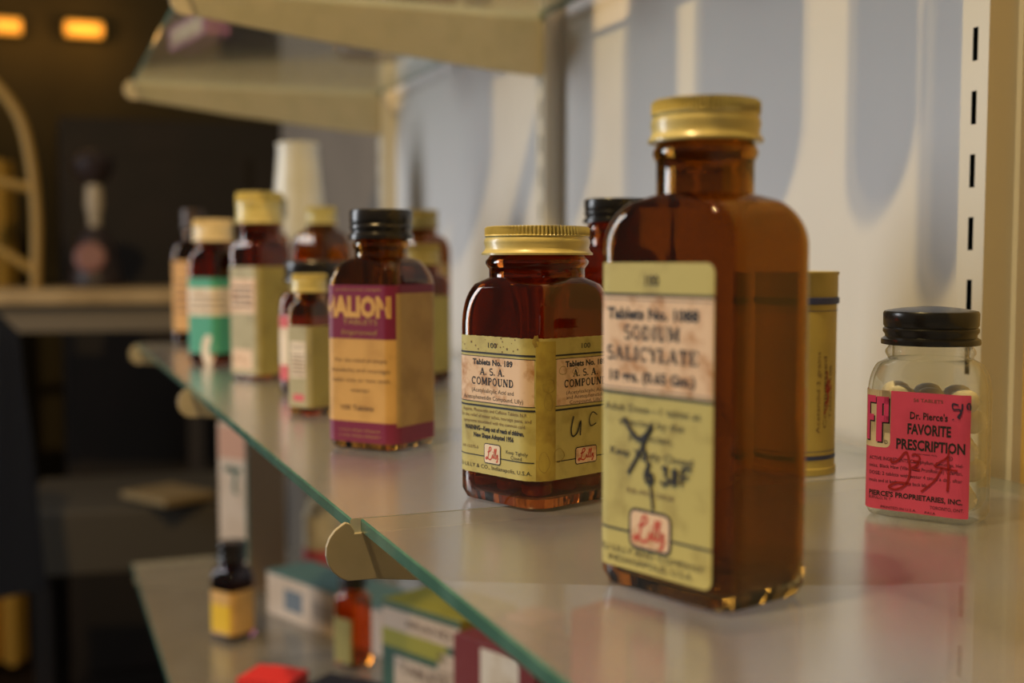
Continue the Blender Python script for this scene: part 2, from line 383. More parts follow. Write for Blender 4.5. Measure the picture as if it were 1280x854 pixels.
def bottle(name, label, cat, loc, rz, w, d, r, zb, zn, Rn, zc, glass, cap, bead=True, group=None, wall=0.0017, base_r=0.004, p=2.0, lean=0):
    """zb: where the shoulder starts, zn: where the neck starts, zc: underside of the cap; cap = (R, height, style, material)"""
    t = thing(name, label, cat, loc, rz, group)
    def secs(off, floor):
        W_, D_, R_ = w-2*off, d-2*off, max(r-off, 0.0012); N_ = Rn-off
        b = base_r
        L = [(W_-2*b, D_-2*b, max(R_-b*0.4, 0.001), floor), (W_-b*0.6, D_-b*0.6, R_, floor+b*0.25), (W_, D_, R_, floor+b), (W_, D_, R_, floor+b*2), (W_, D_, R_, zb-0.004), (W_, D_, R_, zb)]
        K = 12
        for k in range(1, K+1):
            q = k/K; f = (1-q**p)**(1/p) if k < K else 0       # 1 -> 0, rounded shoulder
            q2 = q*0.94
            f = (1-q2**p)**(1/p)
            if k == K: f = 0
            ww, dd = 2*N_+(W_-2*N_)*f, 2*N_+(D_-2*N_)*f
            rr = R_+(N_-R_)*(1-f)**1.2
            L.append((ww, dd, min(rr, min(ww, dd)/2), zb+(zn-zb)*q*0.94 if k < K else zn))
        return L
    out = secs(0, 0.0); N2 = 2*Rn
    zt = zc
    if bead:
        B = N2*1.075
        out += [(N2, N2, Rn, zt-0.0052), (N2*1.03, N2*1.03, Rn*1.03, zt-0.0045), (B, B, B/2, zt-0.0032), (B, B, B/2, zt-0.0022), (N2*1.02, N2*1.02, Rn*1.02, zt-0.0010)]
    out += [(N2*0.97, N2*0.97, Rn*0.97, zt), (N2*0.97, N2*0.97, Rn*0.97, zt+cap[1]*0.6)]
    inn = secs(wall, 0.0042)
    inn += [(N2-2*wall, N2-2*wall, Rn-wall, zt), (N2*0.97-2*wall, N2*0.97-2*wall, Rn*0.97-wall, zt+cap[1]*0.6)]
    mb = MB(); loft(mb, out+inn[::-1], glass)
    mb.build('glass_body', t, smooth=True)
    screw_cap(t, cap[0], zc, cap[1], cap[2], cap[3])
    return t
def carton(name, label, loc, rz, w, d, h, m, group=None, cat='box'):
    t = thing(name, label, cat, loc, rz, group)
    mb = MB(); mb.box((0, 0, h/2), (w, d, h), m); mb.build('box_body', t, bevel=0.0008)
    fl = MB(); fl.box((0, 0, h+0.0002), (w*0.985, d*0.49, 0.0004), m); fl.build('top_flap', t)
    return t, Label(w, d, 0.0006)

# ------------------------------------------------------------------ the setting
XF, XB, XW = 0.100, 0.3685, 0.385           # shelf front, shelf back, wall
UPY = (0.4042, 0.873, 1.345)                 # the three uprights
ZU, ZL = 0.2765, -0.245                      # undersides/tops of the upper and lower shelves
mb = MB(); mb.box((XW+0.02, 0.3935+0.485, 0.3), (0.04, 0.97, 2.6), WALLW); struct(mb.build('wall_right'))
mb = MB(); mb.box((XW+0.03, 1.72, 0.3), (0.04, 0.70, 2.6), mat('shaded_far_wall', (0.17, 0.145, 0.12), 0.8, color2=(0.14, 0.12, 0.10), scale=5)); struct(mb.build('wall_far'))  # wall carried on past the white part, shade of the far bay put into its colour
mb = MB(); mb.box((XW+0.025, 0.3935-0.70, 0.3), (0.04, 1.40, 2.6), OCHRE); struct(mb.build('wall_near'))
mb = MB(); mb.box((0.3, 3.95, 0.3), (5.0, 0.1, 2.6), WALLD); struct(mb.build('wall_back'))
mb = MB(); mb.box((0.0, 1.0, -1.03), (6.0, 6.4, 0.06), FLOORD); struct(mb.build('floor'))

def pane(name, label, y0, y1, ztop, thick=0.005, xf=XF, xb=XB, face=None):
    face = face or SHELF_TOP
    mb = MB(); x0, x1, z0, z1 = xf, xb, ztop-thick, ztop; b = 0.0006
    P = [(x0, z0+b), (x0, z1-b), (x0+b, z1), (x1-b, z1), (x1, z1-b), (x1, z0+b), (x1-b, z0), (x0+b, z0)]
    n = len(P); vs = [(x, y0, z) for x, z in P]+[(x, y1, z) for x, z in P]
    for i in range(n):
        j = (i+1) % n
        big = i in (2, 6)
        mb.add([vs[i], vs[j], vs[n+j], vs[n+i]], [(0, 1, 2, 3)], face if big else SHELF_EDGE)
    GE = mat('ground_glass_edge', (0.55, 0.58, 0.55), 0.6)
    mb.add(vs[:n], [tuple(range(n))], GE); mb.add(vs[n:], [tuple(range(n-1, -1, -1))], GE)
    o = mb.build(name, fix=False)
    import bmesh
    bm = bmesh.new(); bm.from_mesh(o.data); bmesh.ops.remove_doubles(bm, verts=bm.verts, dist=1e-6)
    bmesh.ops.recalc_face_normals(bm, faces=bm.faces); bm.to_mesh(o.data); bm.free()
    return tag(o, label, 'glass shelf', 'glass shelf panes')
pane('glass_shelf', 'near glass pane of the middle shelf, under the tall amber square bottle', -0.06, UPY[0]-0.0006, 0.0, xf=0.103)
pane('glass_shelf', 'far glass pane of the middle shelf, running back under the row of bottles', UPY[0]+0.0006, 1.352, 0.0, xf=0.0995)
pane('glass_shelf', 'near glass pane of the shelf above, at the top edge of the picture', -0.06, UPY[1]-0.0006, ZU+0.005, face=SHELF_CLEAN)
pane('glass_shelf', 'far glass pane of the shelf above, seen from below over the dark room', UPY[1]+0.0006, 1.352, ZU+0.005, face=SHELF_CLEAN)
pane('glass_shelf', 'glass pane of the lowest shelf, holding small bottles and cartons', 0.10, 1.372, ZL, xf=0.090, face=SHELF_DULL)

def upright(y, label, z0=-0.9, z1=1.2):
    mb = MB(); hw = 0.0078; x0, x1 = XB+0.001, XW; sw = 0.0015
    mb.add([(x0, y-hw, z0), (x1, y-hw, z0), (x1, y-hw, z1), (x0, y-hw, z1)], [(0, 1, 2, 3)], STEEL)
    mb.add([(x0, y+hw, z0), (x1, y+hw, z0), (x1, y+hw, z1), (x0, y+hw, z1)], [(3, 2, 1, 0)], STEEL)
    for a, b in ((y-hw, y-sw), (y+sw, y+hw)):
        mb.add([(x0, a, z0), (x0, b, z0), (x0, b, z1), (x0, a, z1)], [(3, 2, 1, 0)], STEEL)
    z = z0; k0 = 0.0746-0.0265*34
    zs = [k0+0.0265*i for i in range(76) if z0+0.01 < k0+0.0265*i < z1-0.01]
    for c in zs:
        mb.add([(x0, y-sw, z), (x0, y+sw, z), (x0, y+sw, c-0.007), (x0, y-sw, c-0.007)], [(3, 2, 1, 0)], STEEL); z = c+0.007
    mb.add([(x0, y-sw, z), (x0, y+sw, z), (x0, y+sw, z1), (x0, y-sw, z1)], [(3, 2, 1, 0)], STEEL)
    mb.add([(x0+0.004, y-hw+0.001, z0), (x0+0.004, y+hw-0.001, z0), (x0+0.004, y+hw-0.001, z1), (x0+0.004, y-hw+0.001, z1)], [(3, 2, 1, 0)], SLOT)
    o = mb.build('shelf_upright', fix=False)
    return tag(o, label, 'shelf upright', 'slotted shelf uprights')
upright(UPY[0], 'slotted white steel upright on the wall behind the clear glass bottle')
upright(UPY[1], 'slotted steel upright rising behind the wide amber jar')
upright(UPY[2], 'slotted steel upright at the far end of the white wall')
def bracket(y, ztop, label):
    """side outline: round tip with a lip before the glass, tapering deeper towards the wall"""
    x0 = 0.0905; P = []
    cz, rr = ztop-0.0095, 0.0115
    top_lip = ztop+0.0040
    P += [(0.1005, ztop), (0.1005, ztop+0.0012), (0.0990, ztop+0.0036), (0.0975, top_lip)]
    R = 0.0108; cx = x0+R; zc_ = top_lip-R*0.95
    for i in range(1, 10):
        a = math.radians(100+i*17); P.append((cx+R*math.cos(a), zc_+R*math.sin(a)))
    P += [(0.108, ztop-0.0168), (0.20, ztop-0.0285), (0.33, ztop-0.0415), (0.368, ztop-0.0440), (0.3745, ztop-0.0440), (0.3745, ztop)]
    mb = MB(); mb.prism(P, y-0.0011, y+0.0011, BRACKET)
    o = mb.build('shelf_bracket', bevel=0.0003); return tag(o, label, 'bracket', 'steel shelf brackets')
bracket(UPY[0], -0.005, 'beige rounded bracket nearest us under the seam between the glass panes')
bracket(UPY[1], -0.005, 'beige bracket tip under the glass below the tall amber and green bottles')
bracket(UPY[2], -0.005, 'beige bracket tip at the far end of the middle shelf')
bracket(UPY[1], ZU, 'broad beige bracket holding the shelf above, at the yellowed upright')
bracket(UPY[2], ZU, 'far bracket holding the shelf above, beyond the broad beige one')
bracket(UPY[0], ZL-0.005, 'bracket holding the lowest shelf at the near upright')
bracket(UPY[1], ZL-0.005, 'bracket holding the lowest shelf at the middle upright')
bracket(UPY[2], ZL-0.005, 'bracket holding the lowest shelf at its far end')

# ------------------------------------------------------------------ 1: tall amber square bottle
BW, BD, BR = 0.0355, 0.048, 0.006
t = bottle('medicine_bottle', 'tall square amber bottle, label reads sodium salicylate, cream tin cap, nearest of all', 'bottle',
           (0.1676, 0.2826, 0), math.radians(18), BW, BD, BR, 0.0935, 0.1075, 0.0131, 0.1212, AMBER, (0.0147, 0.0112, 'tin', CREAM_TIN), p=1.9)
L = Label(BW, BD, BR)
L.rect(-0.0235, 0.0192, 0.0062, 0.0893, YPAPER, 0, corner=0.0025)
L.rect(-0.0233, 0.0190, 0.0548, 0.0803, PPAPER, 1)
for z in (0.0808, 0.0542): L.rect(-0.0235, 0.0192, z-0.00035, z+0.00035, INK, 2)
for z in (0.0795, 0.0555): L.rect(-0.0233, 0.0190, z-0.0001, z+0.0001, INK, 2)
c0 = -0.0022
L.text('100', c0, 0.0848, 0.0028, INK, bold=0.01); L.text('100', c0, 0.0846, 0.0028, INK, layer=3)
L.text('Tablets No. 1088', c0, 0.0758, 0.0030, INK, width=0.033, bold=0.045)
L.text('SODIUM', c0, 0.0707, 0.0037, INK, width=0.0205, slab=True)
L.text('SALICYLATE', c0, 0.0650, 0.0037, INK, width=0.0335, slab=True)
L.text('10 grs. (0.65 Gm.)', c0, 0.0590, 0.0028, INK, width=0.031, bold=0.04)
L.text('Adult Dose\u20141 tablet as', c0, 0.0504, 0.0021, INK, width=0.0345)
L.text('directed by the', c0, 0.0467, 0.0021, INK, width=0.0235)
L.text('physician.', c0, 0.0430, 0.0021, INK, width=0.016)
L.text('Keep Tightly Closed', c0, 0.0383, 0.0021, INK, width=0.030, bold=0.01)
L.text('RB-PE-12828', c0, 0.0280, 0.0014, FADED_INK, width=0.017)
L.rect(-0.0235, 0.0192, 0.01635, 0.01695, INK, 2)
L.frame(c0-0.0078, c0+0.0078, 0.0124, 0.0236, 0.0008, INK, PPAPER, 3, 0.0026)
L.scriptL(c0, 0.0182, 0.0115, 0.0075, RED_INK, 5, 0.0006)
L.text('ELI LILLY AND COMPANY', c0, 0.0113, 0.0018, INK, width=0.038)
L.text('INDIANAPOLIS, U.S.A.', c0, 0.0086, 0.0018, INK, width=0.031)
pen = lambda pts, w=0.0008, m=INK: L.line(pts, w, m, 6)
pen([(c0-0.0095, 0.0475), (c0-0.0078, 0.0450), (c0-0.0045, 0.0423), (c0-0.0022, 0.0432), (c0+0.0008, 0.0463)], 0.0013)
pen([(c0+0.0002, 0.0462), (c0-0.0035, 0.0395), (c0-0.0082, 0.0325)], 0.0010)
pen([(c0-0.0028, 0.0420), (c0-0.0003, 0.0330), (c0+0.0012, 0.0240)], 0.0009)
pen([(c0+0.0002, 0.0365), (c0-0.0018, 0.0335), (c0-0.0012, 0.0312), (c0+0.0010, 0.0316), (c0+0.0008, 0.0334), (c0-0.0012, 0.0328)], 0.0009)
pen([(c0+0.0042, 0.0355), (c0+0.0060, 0.0360), (c0+0.0054, 0.0340), (c0+0.0068, 0.0326), (c0+0.0050, 0.0314), (c0+0.0040, 0.0322)], 0.0009)
pen([(c0+0.0090, 0.0360), (c0+0.0080, 0.0346), (c0+0.0096, 0.0330), (c0+0.0086, 0.0318), (c0+0.0078, 0.0328), (c0+0.0096, 0.0348), (c0+0.0090, 0.0360)], 0.0009)
pen([(c0+0.0112, 0.0318), (c0+0.0116, 0.0362), (c0+0.0146, 0.0364)], 0.0009); pen([(c0+0.0114, 0.0342), (c0+0.0136, 0.0344)], 0.0008)
L.build('front_label', t)

# ------------------------------------------------------------------ 2: wide square amber jar
AW, AR = 0.0453, 0.009
t = bottle('tablet_jar', 'wide amber jar with cream tin cap and stained yellow label, marked uc', 'jar',
           (0.1748, 0.4161, 0), math.radians(21.8), AW, AW, AR, 0.0650, 0.0836, 0.0180, 0.0918, AMBER_DARK, (0.0199, 0.0107, 'tin', CREAM_TIN), p=2.0)
L = Label(AW, AW, AR)
L.rect(-0.026, 0.066, 0.0112, 0.0622, YPAPER, 0, wave=0.00012)
L.rect(0.0206, 0.0284, 0.0113, 0.0612, mat('water_stained_paper', (0.44, 0.35, 0.06), 0.6, color2=(0.29, 0.21, 0.035), scale=110, lo=0.42, hi=0.62), 1)
def asa_panel(u0, u1, c, faded=False):
    L.rect(u0, u1, 0.0378, 0.0548, PPAPER, 1)
    for z, hh in ((0.0560, 0.00032), (0.0547, 0.00012), (0.0378, 0.00012), (0.0364, 0.00034)): L.rect(u0-0.0006, u1+0.0004, z-hh, z+hh, INK, 2)
    L.text('100', c, 0.0590, 0.0020, INK, width=0.0046)
    L.text('Tablets No. 189', c, 0.0527, 0.0021, INK, width=0.0215, bold=0.04)
    L.text('A. S. A.', c, 0.0492, 0.0025, INK, width=0.0135, slab=True)
    L.text('COMPOUND', c, 0.0456, 0.0027, INK, width=0.0228, slab=True)
    if not faded:
        L.text('(Acetylsalicylic Acid and', c, 0.0422, 0.0016, INK, width=0.0225)
        L.text('Acetophenetidin Compound, Lilly)', c, 0.0396, 0.0016, INK, width=0.0318)
    else:
        L.text('(Acetylsalicylic Acid', c, 0.0424, 0.0014, FADED_INK, width=0.0205)
        L.text('and Acetophenetidin', c, 0.0406, 0.0014, FADED_INK, width=0.0205)
        L.text('Compound, Lilly)', c, 0.0388, 0.0014, FADED_INK, width=0.017)
asa_panel(-0.0255, 0.0200, 0.0)
asa_panel(0.0288, 0.0655, 0.0440, True)
c0 = 0.0005
for k, s_ in enumerate(('Aspirin, Phenacetin and Caffeine Tablets, N.F.', 'For the relief of minor aches, neuralgic pains, and', 'symptoms associated with the common cold.')):
    L.text(s_, c0, 0.0348-0.0021*k, 0.0013, FADED_INK, width=(0.034, 0.037, 0.033)[k])
L.text('WARNING\u2014Keep out of reach of children.', c0, 0.0281, 0.0017, INK, width=0.0315, bold=0.04)
L.text('New Shape Adopted 1956', c0, 0.0255, 0.0017, INK, width=0.0215, bold=0.04)
L.text('AX-13375-5', -0.0125, 0.0208, 0.0011, FADED_INK, width=0.0095)
L.text('Keep Tightly', 0.0125, 0.0208, 0.0013, INK, width=0.0105); L.text('Closed', 0.0125, 0.0190, 0.0013, INK, width=0.0055)
L.rect(-0.0250, 0.0200, 0.01765, 0.0180, INK, 2); L.rect(0.0288, 0.0660, 0.01765, 0.0180, INK, 2)
L.frame(-0.0045, 0.0045, 0.0153, 0.0228, 0.00035, INK, WHITEP, 3, 0.0011); L.scriptL(0.0, 0.0191, 0.0068, 0.0050, RED_INK, 5, 0.00035)
L.frame(0.0385, 0.0500, 0.0156, 0.0220, 0.00035, INK, PPAPER, 3, 0.0011); L.scriptL(0.0442, 0.0190, 0.0085, 0.0044, RED_INK, 5, 0.0004)
L.text('ELI LILLY & CO., Indianapolis, U.S.A.', 0.0, 0.0140, 0.0015, INK, width=0.0385)
L.line([(0.0375, 0.0335), (0.0362, 0.0290), (0.0370, 0.0262), (0.0395, 0.0275), (0.0412, 0.0315), (0.0410, 0.0262)], 0.0006, INK, 6)
L.line([(0.0500, 0.0330), (0.0475, 0.0342), (0.0458, 0.0318), (0.0466, 0.0292), (0.0495, 0.0300)], 0.0004, INK, 6)
# brown water stains down the corner of the sheet
def blot(u, z, ru, rz, t=0.0002):
    pts = [(u+ru*math.cos(a)*(1+0.12*math.sin(3*a+u*900)), z+rz*math.sin(a)*(1+0.1*math.cos(2*a+z*500))) for a in [2*PI*i/14 for i in range(15)]]
    L.line(pts, t, STAIN, 3)
def blob(u, z, ru, rz):
    n = 16; vs = [(u, z)]+[(u+ru*math.cos(2*PI*i/n)*(1+0.2*math.sin(5*i)), z+rz*math.sin(2*PI*i/n)*(1+0.15*math.cos(4*i))) for i in range(n)]
    L.put(vs, [(0, 1+i, 1+(i+1) % n) for i in range(n)], STAIN, 1)
blob(0.0206, 0.0612, 0.0012, 0.0022)
for q in ((0.0320, 0.0505, 0.0018, 0.0016), (0.0255, 0.0452, 0.0024, 0.0022), (0.0252, 0.0395, 0.0016, 0.0032), (0.0300, 0.0200, 0.0026, 0.0023), (0.0235, 0.0180, 0.0020, 0.0034), (0.0385, 0.0500, 0.0015, 0.0012)): blot(*q)
for k in range(26):
    L.put(*[(lambda u, z, e: ([(u-e, z-e*0.6), (u+e, z-e), (u+e*0.8, z+e), (u-e*0.7, z+e*0.8)], [(0, 1, 2, 3)]))(random.uniform(-0.02, 0.018), random.uniform(0.0565, 0.0618), random.uniform(0.0001, 0.0004))][0], FADED_INK, 2)
L.build('wrap_label', t)
JAR = t

# ------------------------------------------------------------------ 3: clear bottle of tablets with the pink label
PW, PD, PR = 0.0232, 0.0392, 0.0065
PLOC, PA = (0.2889, 0.334, 0), math.radians(30.5)
t = bottle('tablet_bottle', 'clear glass bottle of white tablets with bright pink label and black cap', 'bottle',
           PLOC, PA, PW, PD, PR, 0.0425, 0.0560, 0.0140, 0.0608, BOTTLE_CLEAR, (0.0160, 0.0128, 'dome', BAKELITE), wall=0.0013, p=2.0, bead=True, base_r=0.003)
L = Label(PW, PD, PR)
L.rect(-0.0235, 0.0178, 0.0030, 0.0448, PINK, 0, corner=0.0004)
L.rect(-0.0235, -0.0092, 0.0248, 0.0448, WHITEP, 1, corner=0.0018); L.rect(-0.0235, -0.0112, 0.0270, 0.0448, WHITEP, 1); L.rect(-0.0235, -0.0092, 0.030, 0.0448, WHITEP, 1)
def tall(ch, u, z0, z1, w, m, layer, t=0.0020):
    L.rect(u, u+t, z0, z1, m, layer)
    L.rect(u, u+w, z1-0.0024, z1, m, layer)
    zm = z0+(z1-z0)*0.44
    L.rect(u, u+w*(0.85 if ch == 'F' else 1), zm, zm+0.0022, m, layer)
    if ch == 'P': L.rect(u+w-t*0.85, u+w, zm, z1, m, layer, corner=0.0007)
for dx, dz, m_, ly in ((0.0005, -0.0005, INK, 2), (0, 0, MAGENTA, 3)):
    tall('F', -0.0190+dx, 0.0272+dz, 0.0428+dz, 0.0045, m_, ly); tall('P', -0.0142+dx, 0.0268+dz, 0.0426+dz, 0.0043, m_, ly)
L.line(arcp(-0.0107, 0.0268, 0.0006, 0.0006, 0, 360, 14), 0.00015, INK, 3, False); L.text('R', -0.0107, 0.0268, 0.0006, INK, 3)
L.text('56 TABLETS', 0.0037, 0.0422, 0.0012, FADED_INK, width=0.0100)
L.text("Dr. Pierce's", 0.0040, 0.0369, 0.0025, INK, width=0.0128, bold=0.02)
L.text('FAVORITE', 0.0042, 0.0323, 0.0036, INK, width=0.0148, bold=0.03)
L.text('PRESCRIPTION', 0.0046, 0.0268, 0.0036, INK, width=0.0232, bold=0.03)
L.text('TRADE MARK REG.', 0.0030, 0.0237, 0.0005, INK, width=0.0085)
L.line(arcp(0.0116, 0.0232, 0.0007, 0.0007, 0, 360, 14), 0.00015, INK, 3, False); L.text('R', 0.0116, 0.0232, 0.0007, INK, 3)
for k, (s_, a, b) in enumerate((('ACTIVE INGREDIENTS: Caulophyllum, Cimicifuga, Hel-', -0.0168, 0.0158), ('onias, Black Haw (Viburnum Prunifolium) Valerian,', -0.0168, 0.0156), ('DOSE: 2 tablets with water 4 times a day, after', -0.0168, 0.0156), ('meals and at bedtime. See back label.', -0.0168, 0.0050))):
    L.text(s_, (a+b)/2, 0.0210-0.0026*k, 0.0013, INK, width=b-a, bold=0.0)
L.text("PIERCE'S PROPRIETARIES, INC.", -0.0005, 0.0087, 0.0018, INK, width=0.0325, bold=0.03)
L.text('BUFFALO, N. Y.', -0.0125, 0.0070, 0.0010, INK, width=0.0085); L.text('TORONTO, ONT.', 0.0106, 0.0058, 0.0012, INK, width=0.0112)
L.text('PRINTED IN U.S.A.', -0.0058, 0.0040, 0.0009, INK, width=0.0125); L.text('PA1A', 0.0052, 0.0038, 0.0009, INK, width=0.0036)
r_ = lambda p, w=0.0006: L.line([(u+(0.0042 if u < -0.004 else 0.0015), 0.0106+(z-0.0072)*0.863) for u, z in p], w, PEN_RED, 5)
r_([(-0.0130, 0.0195), (-0.0125, 0.0180), (-0.0105, 0.0190), (-0.0080, 0.0225), (-0.0070, 0.0215), (-0.0062, 0.0150), (-0.0075, 0.0098), (-0.0110, 0.0072), (-0.0135, 0.0080), (-0.0105, 0.0100), (-0.0060, 0.0100)], 0.0007)
r_([(-0.0030, 0.0215), (-0.0018, 0.0222), (-0.0002, 0.0210), (-0.0012, 0.0180), (-0.0028, 0.0165), (0.0000, 0.0160)], 0.0006); r_([(-0.0026, 0.0195), (-0.0005, 0.0190), (-0.0015, 0.0170)], 0.0006)
r_([(0.0095, 0.0255), (0.0090, 0.0222), (0.0050, 0.0185), (0.0075, 0.0178), (0.0125, 0.0172)], 0.0006); r_([(0.0092, 0.0225), (0.0096, 0.0160), (0.0094, 0.0088)], 0.0008); r_([(0.0075, 0.0180), (0.0050, 0.0125), (0.0005, 0.0075)], 0.0006)
b_ = lambda p, w=0.0005: L.line(p, w, PEN_BLUE, 5)
b_([(0.0138, 0.0415), (0.0120, 0.0418), (0.0122, 0.0400), (0.0142, 0.0400), (0.0146, 0.0385), (0.0136, 0.0372)]); b_([(0.0150, 0.0420), (0.0148, 0.0395), (0.0138, 0.0376), (0.0144, 0.0370)]); b_([(0.0168, 0.0400), (0.0164, 0.0412), (0.0170, 0.0422), (0.0175, 0.0412), (0.0174, 0.0398)])
b_([(0.0121, 0.0367), (0.0123, 0.0364)], 0.0006)
L.build('front_label', t)
# its tablets
pm = MB(); pm.lathe([(0.0002, -0.0041), (0.0020, -0.0039), (0.0038, -0.0030), (0.0048, -0.0016), (0.0051, 0), (0.0048, 0.0016), (0.0038, 0.0030), (0.0020, 0.0039), (0.0002, 0.0041)], PILL, 20)
pill0 = None; ca, sa = math.cos(PA), math.sin(PA)
for k in range(5):
    for ix in (-1, 1):
        for iy in (-1, 0, 1):
            x = ix*0.0047; y = iy*0.0112+(0.0022 if (ix > 0) ^ (k % 2) else -0.0022)
            z = 0.0087+k*0.0084+0.0003*ix
            if k == 4 and abs(iy*0.0112) > 0.005 and ((ix > 0) ^ (iy > 0)): y *= 0.9
            if k == 4 : x *= 0.98
            if pill0 is None:
                o = pill0 = pm.build('tablet', smooth=True)
            else:
                o = pill0.copy(); COL.objects.link(o)
            tag(o, 'round white tablet inside the clear bottle with the pink label', 'tablet', 'white tablets in the clear bottle')
            o.location = (PLOC[0]+x*ca-y*sa, PLOC[1]+x*sa+y*ca, z)
            o.rotation_euler = (random.uniform(-.12, .12), random.uniform(-.12, .12), random.uniform(0, 3))
# brown tablets in the amber jar
tm = MB(); tm.lathe([(0.0046, -0.0022), (0.0054, -0.0016), (0.0056, 0), (0.0054, 0.0016), (0.0046, 0.0022), (0.0015, 0.0027)], PILL, 20)
tab0 = None; ca, sa = math.cos(JAR.rotation_euler.z), math.sin(JAR.rotation_euler.z)
for k in range(4):
    for ix in (-1, 0, 1):
        for iy in (-1, 0, 1):
            x, y = ix*0.0125+(0.0009 if k % 2 else -0.0009), iy*0.0125+(0.0009 if (k//2) % 2 else -0.0009)
            if tab0 is None: o = tab0 = tm.build('tablet', smooth=True)
            else: o = tab0.copy(); COL.objects.link(o)
            tag(o, 'tablet in the layer at the bottom of the wide amber jar', 'tablet', 'tablets in the amber jar')
            o.location = (0.1748+x*ca-y*sa, 0.4161+x*sa+y*ca, 0.0070+k*0.0053)
            o.rotation_euler = (0, 0, random.uniform(0, 3))

# ------------------------------------------------------------------ 4: rectangular amber bottle, plum and tan label
MW, MD, MR = 0.0370, 0.0410, 0.006
t = bottle('medicine_bottle', 'amber bottle with plum and tan label lettered in big cream capitals, black cap', 'bottle',
           (0.1545, 0.5611, 0), math.radians(38.5), MW, MD, MR, 0.0780, 0.0915, 0.0128, 0.0998, AMBER, (0.0151, 0.0155, 'flat', BAKELITE), p=1.7)
L = Label(MW, MD, MR)
L.rect(-0.024, 0.0205, 0.0040, 0.0782, TAN, 0); L.rect(0.0205, 0.058, 0.0040, 0.0785, TAN2, 0)
L.rect(-0.024, 0.0205, 0.0530, 0.0782, PURPLE, 1); L.rect(0.0205, 0.058, 0.0745, 0.0785, PURPLE, 1)
L.rect(-0.024, 0.0205, 0.0040, 0.0138, PURPLE, 1); L.rect(0.0205, 0.058, 0.0040, 0.0120, PURPLE, 1)
L.text('MALION', -0.0018, 0.0683, 0.0092, TAN, layer=3, width=0.0400, bold=0.06)
L.text('TABLETS', 0.0010, 0.0610, 0.0024, TAN2, layer=3, width=0.0200)
L.text('Improved', 0.0000, 0.0562, 0.0026, TAN2, layer=3, width=0.0200, italic=0.3)
for z in (0.0762, 0.0098, 0.0072): L.text('. a new shape adopted .' if z < 0.05 else 'professional sample', 0.0, z, 0.0011, TAN2, layer=3, width=0.026)
for k, (s_, w_) in enumerate((('For the relief of simple', 0.030), ('headache and neuralgia.', 0.034), ('take one or two with', 0.033), ('water.', 0.012))):
    L.text(s_, 0.0012, 0.0430-0.0047*k, 0.0020, FADED_INK, width=w_)
L.text('100 Tablets', -0.0010, 0.0205, 0.0024, FADED_INK, width=0.019, bold=0.02)
L.build('wrap_label', t)

# ------------------------------------------------------------------ 5: cylindrical tube with blue bands
t = thing('tablet_tube', 'olive cardboard tube with blue bands, half hidden behind the tallest bottle', 'tube', (0.3000, 0.4300, 0), math.radians(20))
OLP = mat('olive_tube_paper', (0.50, 0.40, 0.12), 0.55, color2=(0.42, 0.33, 0.10), scale=40)
BLUEB = mat('navy_band_ink', (0.03, 0.045, 0.17), 0.5)
R = 0.0170
mb = MB(); mb.lathe([(R*0.985, 0), (R*1.03, 0.0003), (R*1.03, 0.0030), (R, 0.0034), (R, 0.0735)], OLP, 56); mb.build('tube_body', t, smooth=True)
mb = MB(); mb.lathe([(R*1.0, 0.0736), (R*1.02, 0.0740), (R*1.02, 0.0836), (R*1.045, 0.0842), (R*1.045, 0.0850), (R*0.99, 0.0852), (R*0.97, 0.0848), (R*0.3, 0.0846)], OLP, 56); mb.build('lid', t, smooth=True)
mb = MB(); mb.lathe([(R*1.01, 0.0715), (R*1.055, 0.0719), (R*1.055, 0.0742), (R*1.01, 0.0746)], BLUEB, 56); mb.build('blue_band', t, smooth=True)
L = Label(2*R, 2*R, R*0.999)
L.rect(-0.05, 0.05, 0.0688, 0.0691, BLUEB, 1); L.rect(-0.05, 0.05, 0.0068, 0.0086, BLUEB, 1); L.rect(-0.05, 0.05, 0.0102, 0.0105, BLUEB, 1)
for c_, s_, w_ in ((0.0205, 'Acetanilid 3 grains', 0.034), (0.0240, 'Compressed', 0.030), (0.0275, 'Tablets, 100', 0.022)):
    L.text(s_, c_, 0.0350, 0.0019, FADED_INK, width=w_, rot=PI/2)
L.line([(0.0240, 0.030), (0.0262, 0.033), (0.0245, 0.037), (0.0270, 0.040), (0.0258, 0.035), (0.0282, 0.038)], 0.0006, PEN_RED, 4)
L.line([(0.0235, 0.026), (0.0258, 0.031), (0.0250, 0.044)], 0.0005, PEN_RED, 4)
L.build('printed_wrap', t)

# ------------------------------------------------------------------ more bottles along the shelf
OLL = mat('olive_label_paper', (0.34, 0.29, 0.08), 0.6, color2=(0.26, 0.22, 0.06), scale=50)
GOL = mat('grey_green_label_paper', (0.40, 0.37, 0.22), 0.6, color2=(0.32, 0.29, 0.16), scale=60)
TEAL = mat('teal_label_ink', (0.06, 0.36, 0.25), 0.55)
REDB = mat('rose_label_ink', (0.62, 0.10, 0.12), 0.55)
ORL = mat('orange_tan_label_paper', (0.60, 0.33, 0.09), 0.6, color2=(0.50, 0.26, 0.07), scale=40)

t = bottle('medicine_bottle', 'amber bottle with black cap peeping out between the wide jar and the tallest bottle', 'bottle',
           (0.2652, 0.5333, 0), math.radians(25), 0.040, 0.040, 0.008, 0.078, 0.097, 0.0128, 0.1080, AMBER_DARK, (0.0148, 0.0130, 'flat', BAKELITE))
L = Label(0.040, 0.040, 0.008); L.rect(-0.022, 0.055, 0.012, 0.066, TAN2, 0); L.rect(-0.022, 0.055, 0.056, 0.066, OLL, 1); L.build('wrap_label', t)

